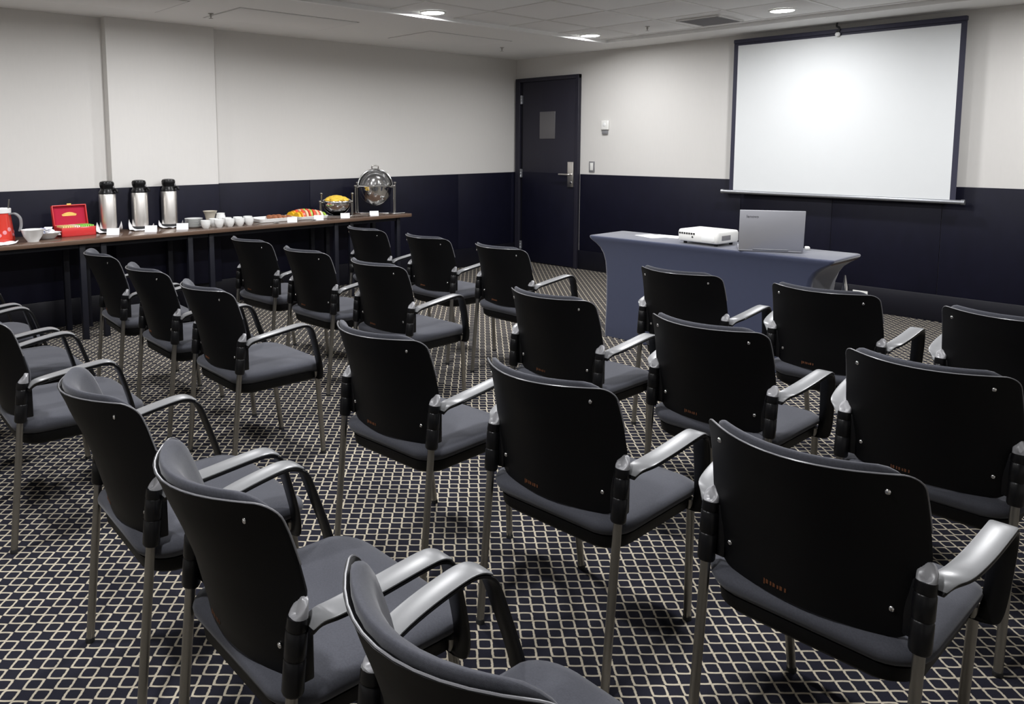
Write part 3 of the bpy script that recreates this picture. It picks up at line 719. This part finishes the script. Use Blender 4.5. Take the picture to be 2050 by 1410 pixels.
# --- stacked plates, bowls and cups
p_ = hit(388, 450, 0, .40)
for k in range(7):
    m_ = MB(); m_.lathe([(.001, 0), (.042, 0), (.045, .003), (.072, .012), (.073, .014), (.07, .0135), (.043, .006), (.001, .006)], n=26)
    tag(m_.build('saucer', M_PORC), 'white saucer in the stack between flasks and cups, %s from the top' % ('seventh', 'sixth', 'fifth', 'fourth', 'third', 'second', 'first')[k], 'saucer', 'stacked white saucers', loc=(.40, p_.y, Z+.0105*k))
p_ = hit(421, 440, 0, .30)
m_ = MB(); m_.lathe([(.001, 0), (.04, 0), (.036, .05), (.045, .09), (.058, .118), (.060, .12), (.056, .117), (.042, .085), (.001, .02)], n=24)
tag(m_.build('creamer_bowl', mat('stoneware', (.46, .42, .35), .45)), 'beige stoneware pot standing behind the white cups', 'pot', loc=(.30, p_.y, Z))
p_ = hit(442, 440, 0, .34)
m_ = MB(); m_.lathe([(.001, 0), (.032, 0), (.036, .01), (.040, .07), (.034, .092), (.036, .1), (.031, .098), (.001, .09)], n=24)
cp = tag(m_.build('milk_jug', M_PORC), 'white porcelain jug standing behind the white cups', 'jug', loc=(.34, p_.y, Z))
def cup(loc, label, rz):
    t_ = thing('coffee_cup', label, 'cup', loc, rz, 'white coffee cups in rows')
    m_ = MB(); m_.lathe([(.001, 0), (.022, 0), (.024, .004), (.033, .018), (.0385, .04), (.0395, .066), (.037, .066), (.0358, .04), (.030, .02), (.001, .008)], n=24); m_.build('body', M_PORC, t_)
    m_ = MB(); m_.tube(bez([(.036, 0, .055), (.056, 0, .055), (.060, 0, .036), (.048, 0, .022), (.032, 0, .02)], 4), .0042, 8); m_.build('handle', M_PORC, t_)
ordn = ['first', 'second', 'third', 'fourth', 'fifth']
for i, u in enumerate((412, 438.5, 460, 480, 499)):
    cup((.535, hit(u, 450, 0, .535).y, Z), 'white coffee cup in the front row, %s from the flasks' % ordn[i], R(176+4*i))
    if i < 4: cup((.425, hit(u+16, 445, 0, .425).y, Z), 'white coffee cup in the rear row, %s from the flasks' % ordn[i], R(172+5*i))

# --- trays with pastries and fruit
def tray(name, u0, u1, x, hy, label, cat='tray', m=None, h=.018):
    a, b = hit(u0, 440, 0, x), hit(u1, 440, 0, x); L_ = abs(b.y-a.y)/2
    m_ = MB(); rings = []
    for z, ins in ((0, .012), (.002, .008), (h, 0), (h+.0015, .002), (h, .006), (.005, .016)):
        rings.append([(px, py, z) for px, py in rrect(hy-ins, L_-ins, .03, 4)])
    m_.loft(rings); o_ = m_.build(name, m or M_CHROME)
    return tag(o_, label, cat, loc=(x, (a.y+b.y)/2, Z)), (a.y+b.y)/2, L_
tr, cyb, L1 = tray('serving_tray', 508, 580, .33, .13, 'long white porcelain platter holding the bread rolls', m=M_PORC, h=.030)
for k in range(7):
    m_ = MB(); m_.sphere((0, 0, .020), .048, .019, .020, 14, 8)
    y = hit(542+(k % 4)*9+(3 if k > 3 else 0), 432, 0, .3).y
    tag(m_.build('bread_roll', M_BREAD), 'brown baked roll, %s row, %s from the cups' % ('front' if k < 4 else 'rear', ('first', 'second', 'third', 'fourth')[k % 4]), 'bread roll', 'brown rolls on the platter', loc=(.37 if k < 4 else .255, y, Z+.0065), rz=R(2*k))
tr2, cyf, L2 = tray('fruit_platter', 584, 642, .34, .15, 'white oval platter of sliced fruit', m=M_PORC, h=.028)
frc = [M_YELF, M_ORANGE, M_MELON, M_MELONP, M_MELON, M_KIWI, M_MELON, M_MELONP, M_MELON, M_CRM, M_KIWI]
frn = ['mango', 'orange', 'watermelon', 'melon', 'watermelon', 'kiwi', 'watermelon', 'melon', 'watermelon', 'apple', 'kiwi']
cnt = {}
for row in range(2):
    for k in range(11):
        y = cyf - L2*.84 + L2*1.68*k/10
        hump = 1-((k-4.5)/6)**2
        m_ = MB(); arc_ = [(.055*math.cos(R(15+15*q)), 0, .072*math.sin(R(15+15*q))*(.6+.5*hump)) for q in range(11)]
        m_.loft([[(px-.001*s, -.011+.022*s2, max(0, pz)) for px, _, pz in arc_] for s, s2 in ((0, 0), (0, 1))], cap=True)
        o_ = m_.build('fruit_slice', frc[k], None, smooth=0)
        nm = frn[k]; key = (nm, row)
        tag(o_, ('%s slice, %s row of the fruit platter, %s from the rolls' % ({'mango': 'yellow mango', 'orange': 'orange fruit', 'watermelon': 'red watermelon', 'melon': 'pale orange melon', 'kiwi': 'green kiwi', 'apple': 'pale cream apple'}[nm], ('front', 'rear')[row], ('first', 'second', 'third', 'fourth', 'fifth', 'sixth', 'seventh', 'eighth', 'ninth', 'tenth', 'last')[k])), 'fruit', '%s slices on the fruit platter' % nm, loc=((.40, .29)[row], y, Z+.0065), rz=R(12*math.sin(k*2.1+row)))

# --- chafing dishes at the far end
def chafing(name, label, loc, rz, r, zc, post_h, lid_open, food, deep=.8):
    t_ = thing(name, label, 'chafing dish', loc, rz, 'steel chafing dishes')
    m_ = MB(); m_.slab((0, 0, .004), r*1.18, r*.72, .004, .02, .003, 4); m_.build('base_tray', M_CHROME, t_)
    m_ = MB(); m_.sphere((0, 0, zc), r, r, r*deep, 32, 12, -90, 0); m_.build('bowl', M_CHROME, t_)
    m_ = MB(); m_.lathe([(r*.97, zc-.008), (r*1.05, zc-.008), (r*1.06, zc+.004), (r*1.03, zc+.012), (r*.97, zc+.006)], n=36); m_.build('rim', M_CHROME, t_)
    for sx in (-1, 1):
        for sy in (-1, 1):
            tall = sy > 0
            m_ = MB(); m_.tube([(sx*r*1.13, sy*r*.52, .006), (sx*r*1.13, sy*r*.52, post_h if tall else zc)], .0085, 10); lg_ = m_.build('leg', M_STEEL, t_)
            m_ = MB(); m_.sphere((sx*r*1.13, sy*r*.52, (post_h if tall else zc)+.006), .015, .015, .012, 12, 8); m_.build('knob', M_STEEL, lg_)
            m_ = MB(); m_.tube([(sx*r*1.13, sy*r*.52, zc-.004), (sx*r*.95, sy*r*.40, zc-.004)], .006, 8); m_.build('bracket', M_STEEL, t_)
    # lid: part of a dome rolled back on its pivot
    n_ = 26; shells = []
    rot = Matrix.Translation((0, 0, zc)) @ Matrix.Rotation(R(lid_open), 4, 'X')
    vs = []; fs = []; mm = 10; ro, ri = r*1.03, r*1.015
    for rad in (ro, ri):
        for j_ in range(mm+1):
            el = R(90*j_/mm)
            for i_ in range(n_+1):
                az = R(180*i_/n_)
                # quarter dome: half circle base, hinge axis along x
                vs.append((rad*math.cos(az), rad*math.sin(az)*math.cos(el), rad*math.sin(az)*math.sin(el)))
    N = (mm+1)*(n_+1)
    for j_ in range(mm):
        for i_ in range(n_):
            a = j_*(n_+1)+i_; fs.append((a, a+1, a+n_+2, a+n_+1)); fs.append((a+N, a+n_+1+N, a+n_+2+N, a+1+N))
    for j_ in (0, mm):
        for i_ in range(n_): a = j_*(n_+1)+i_; fs.append((a, a+1, a+1+N, a+N))
    m_ = MB(); m_.M = rot; m_.add(vs, fs); lo_ = m_.build('roll_lid', M_CHROME, t_, smooth=60)
    m_ = MB(); m_.M = rot; ed = [(ro*math.cos(R(180*i_/n_)), 0, ro*math.sin(R(180*i_/n_))) for i_ in range(n_+1)]
    m_.tube(ed, .006, 8); m_.build('lid_edge', M_CHROME, lo_)
    m_ = MB(); m_.M = rot; m_.tube(bez([(-.03, -.002, ro), (-.028, -.004, ro+.03), (.028, -.004, ro+.03), (.03, -.002, ro)], 4), .0055, 8); m_.build('lid_handle', M_STEEL, lo_)
    m_ = MB(); m_.lathe([(.001, zc-.03), (r*.90, zc-.03), (r*.93, zc-.008), (.001, zc-.01)], n=30); m_.build('food_pan', M_STEEL, t_)
    if food:
        m_ = MB(); rn = random.Random(9)
        for k_ in range(16):
            a_ = k_*2.4; q_ = r*.17*math.sqrt(k_)
            m_.sphere((q_*math.cos(a_), q_*math.sin(a_), zc+.012+.03*(1-k_/16)), .042, .036, .022, 10, 6)
        fo_ = m_.build('food', M_EGG, t_); fo_['kind'] = 'stuff'
    return t_
pa = hit(674, 425, 0, .33)
chafing('chafing_dish', 'round steel chafing dish heaped with yellow food', (.33, pa.y, Z), R(52), .132, .135, .20, -78, True)
pb = hit(755, 418, 0, .30)
chafing('chafing_dish', 'large round steel chafing dish with lid rolled open at table end', (.30, hit(752, 418, 0, .30).y, Z), R(48), .168, .262, .285, 2, False, 1.18)
for i, (u, lb) in enumerate(((585, 'bread rolls'), (638, 'fruit platter'), (691, 'yellow food dish'), (749, 'large chafing dish'))):
    tent((.575, hit(u, 440, 0, .575).y, Z), 'white tent card in front of the '+lb, .042, .045)
# serving tongs and spoons along the front
def spoon(u, x, label, rz, m=M_CHROME):
    m_ = MB(); m_.tube(bez([(-.12, 0, .006), (-.05, 0, .012), (.04, 0, .010), (.07, 0, .006)], 4), .004, 8); m_.sphere((.095, 0, .006), .032, .020, .005, 12, 6)
    return tag(m_.build('serving_spoon', m), label, 'spoon', 'serving spoons on the buffet', loc=(x, hit(u, 438, 0, x).y, Z), rz=rz)
spoon(535, .56, 'steel serving spoon lying in front of the bread platter', R(95))
spoon(612, .56, 'steel serving spoon lying in front of the fruit platter', R(88))
spoon(665, .55, 'steel serving spoon lying in front of the yellow food dish', R(92))
spoon(722, .55, 'steel serving spoon lying in front of the large chafing dish', R(86))
pe = hit(783, 424, 0, .50)
m_ = MB(); m_.slab((0, 0, .006), .045, .08, .006, .02, .004, 4)
tag(m_.build('spoon_rest', M_CHROME), 'small silver tray at the far corner of the buffet', 'tray', loc=(.555, pe.y+.03, Z), rz=R(0))
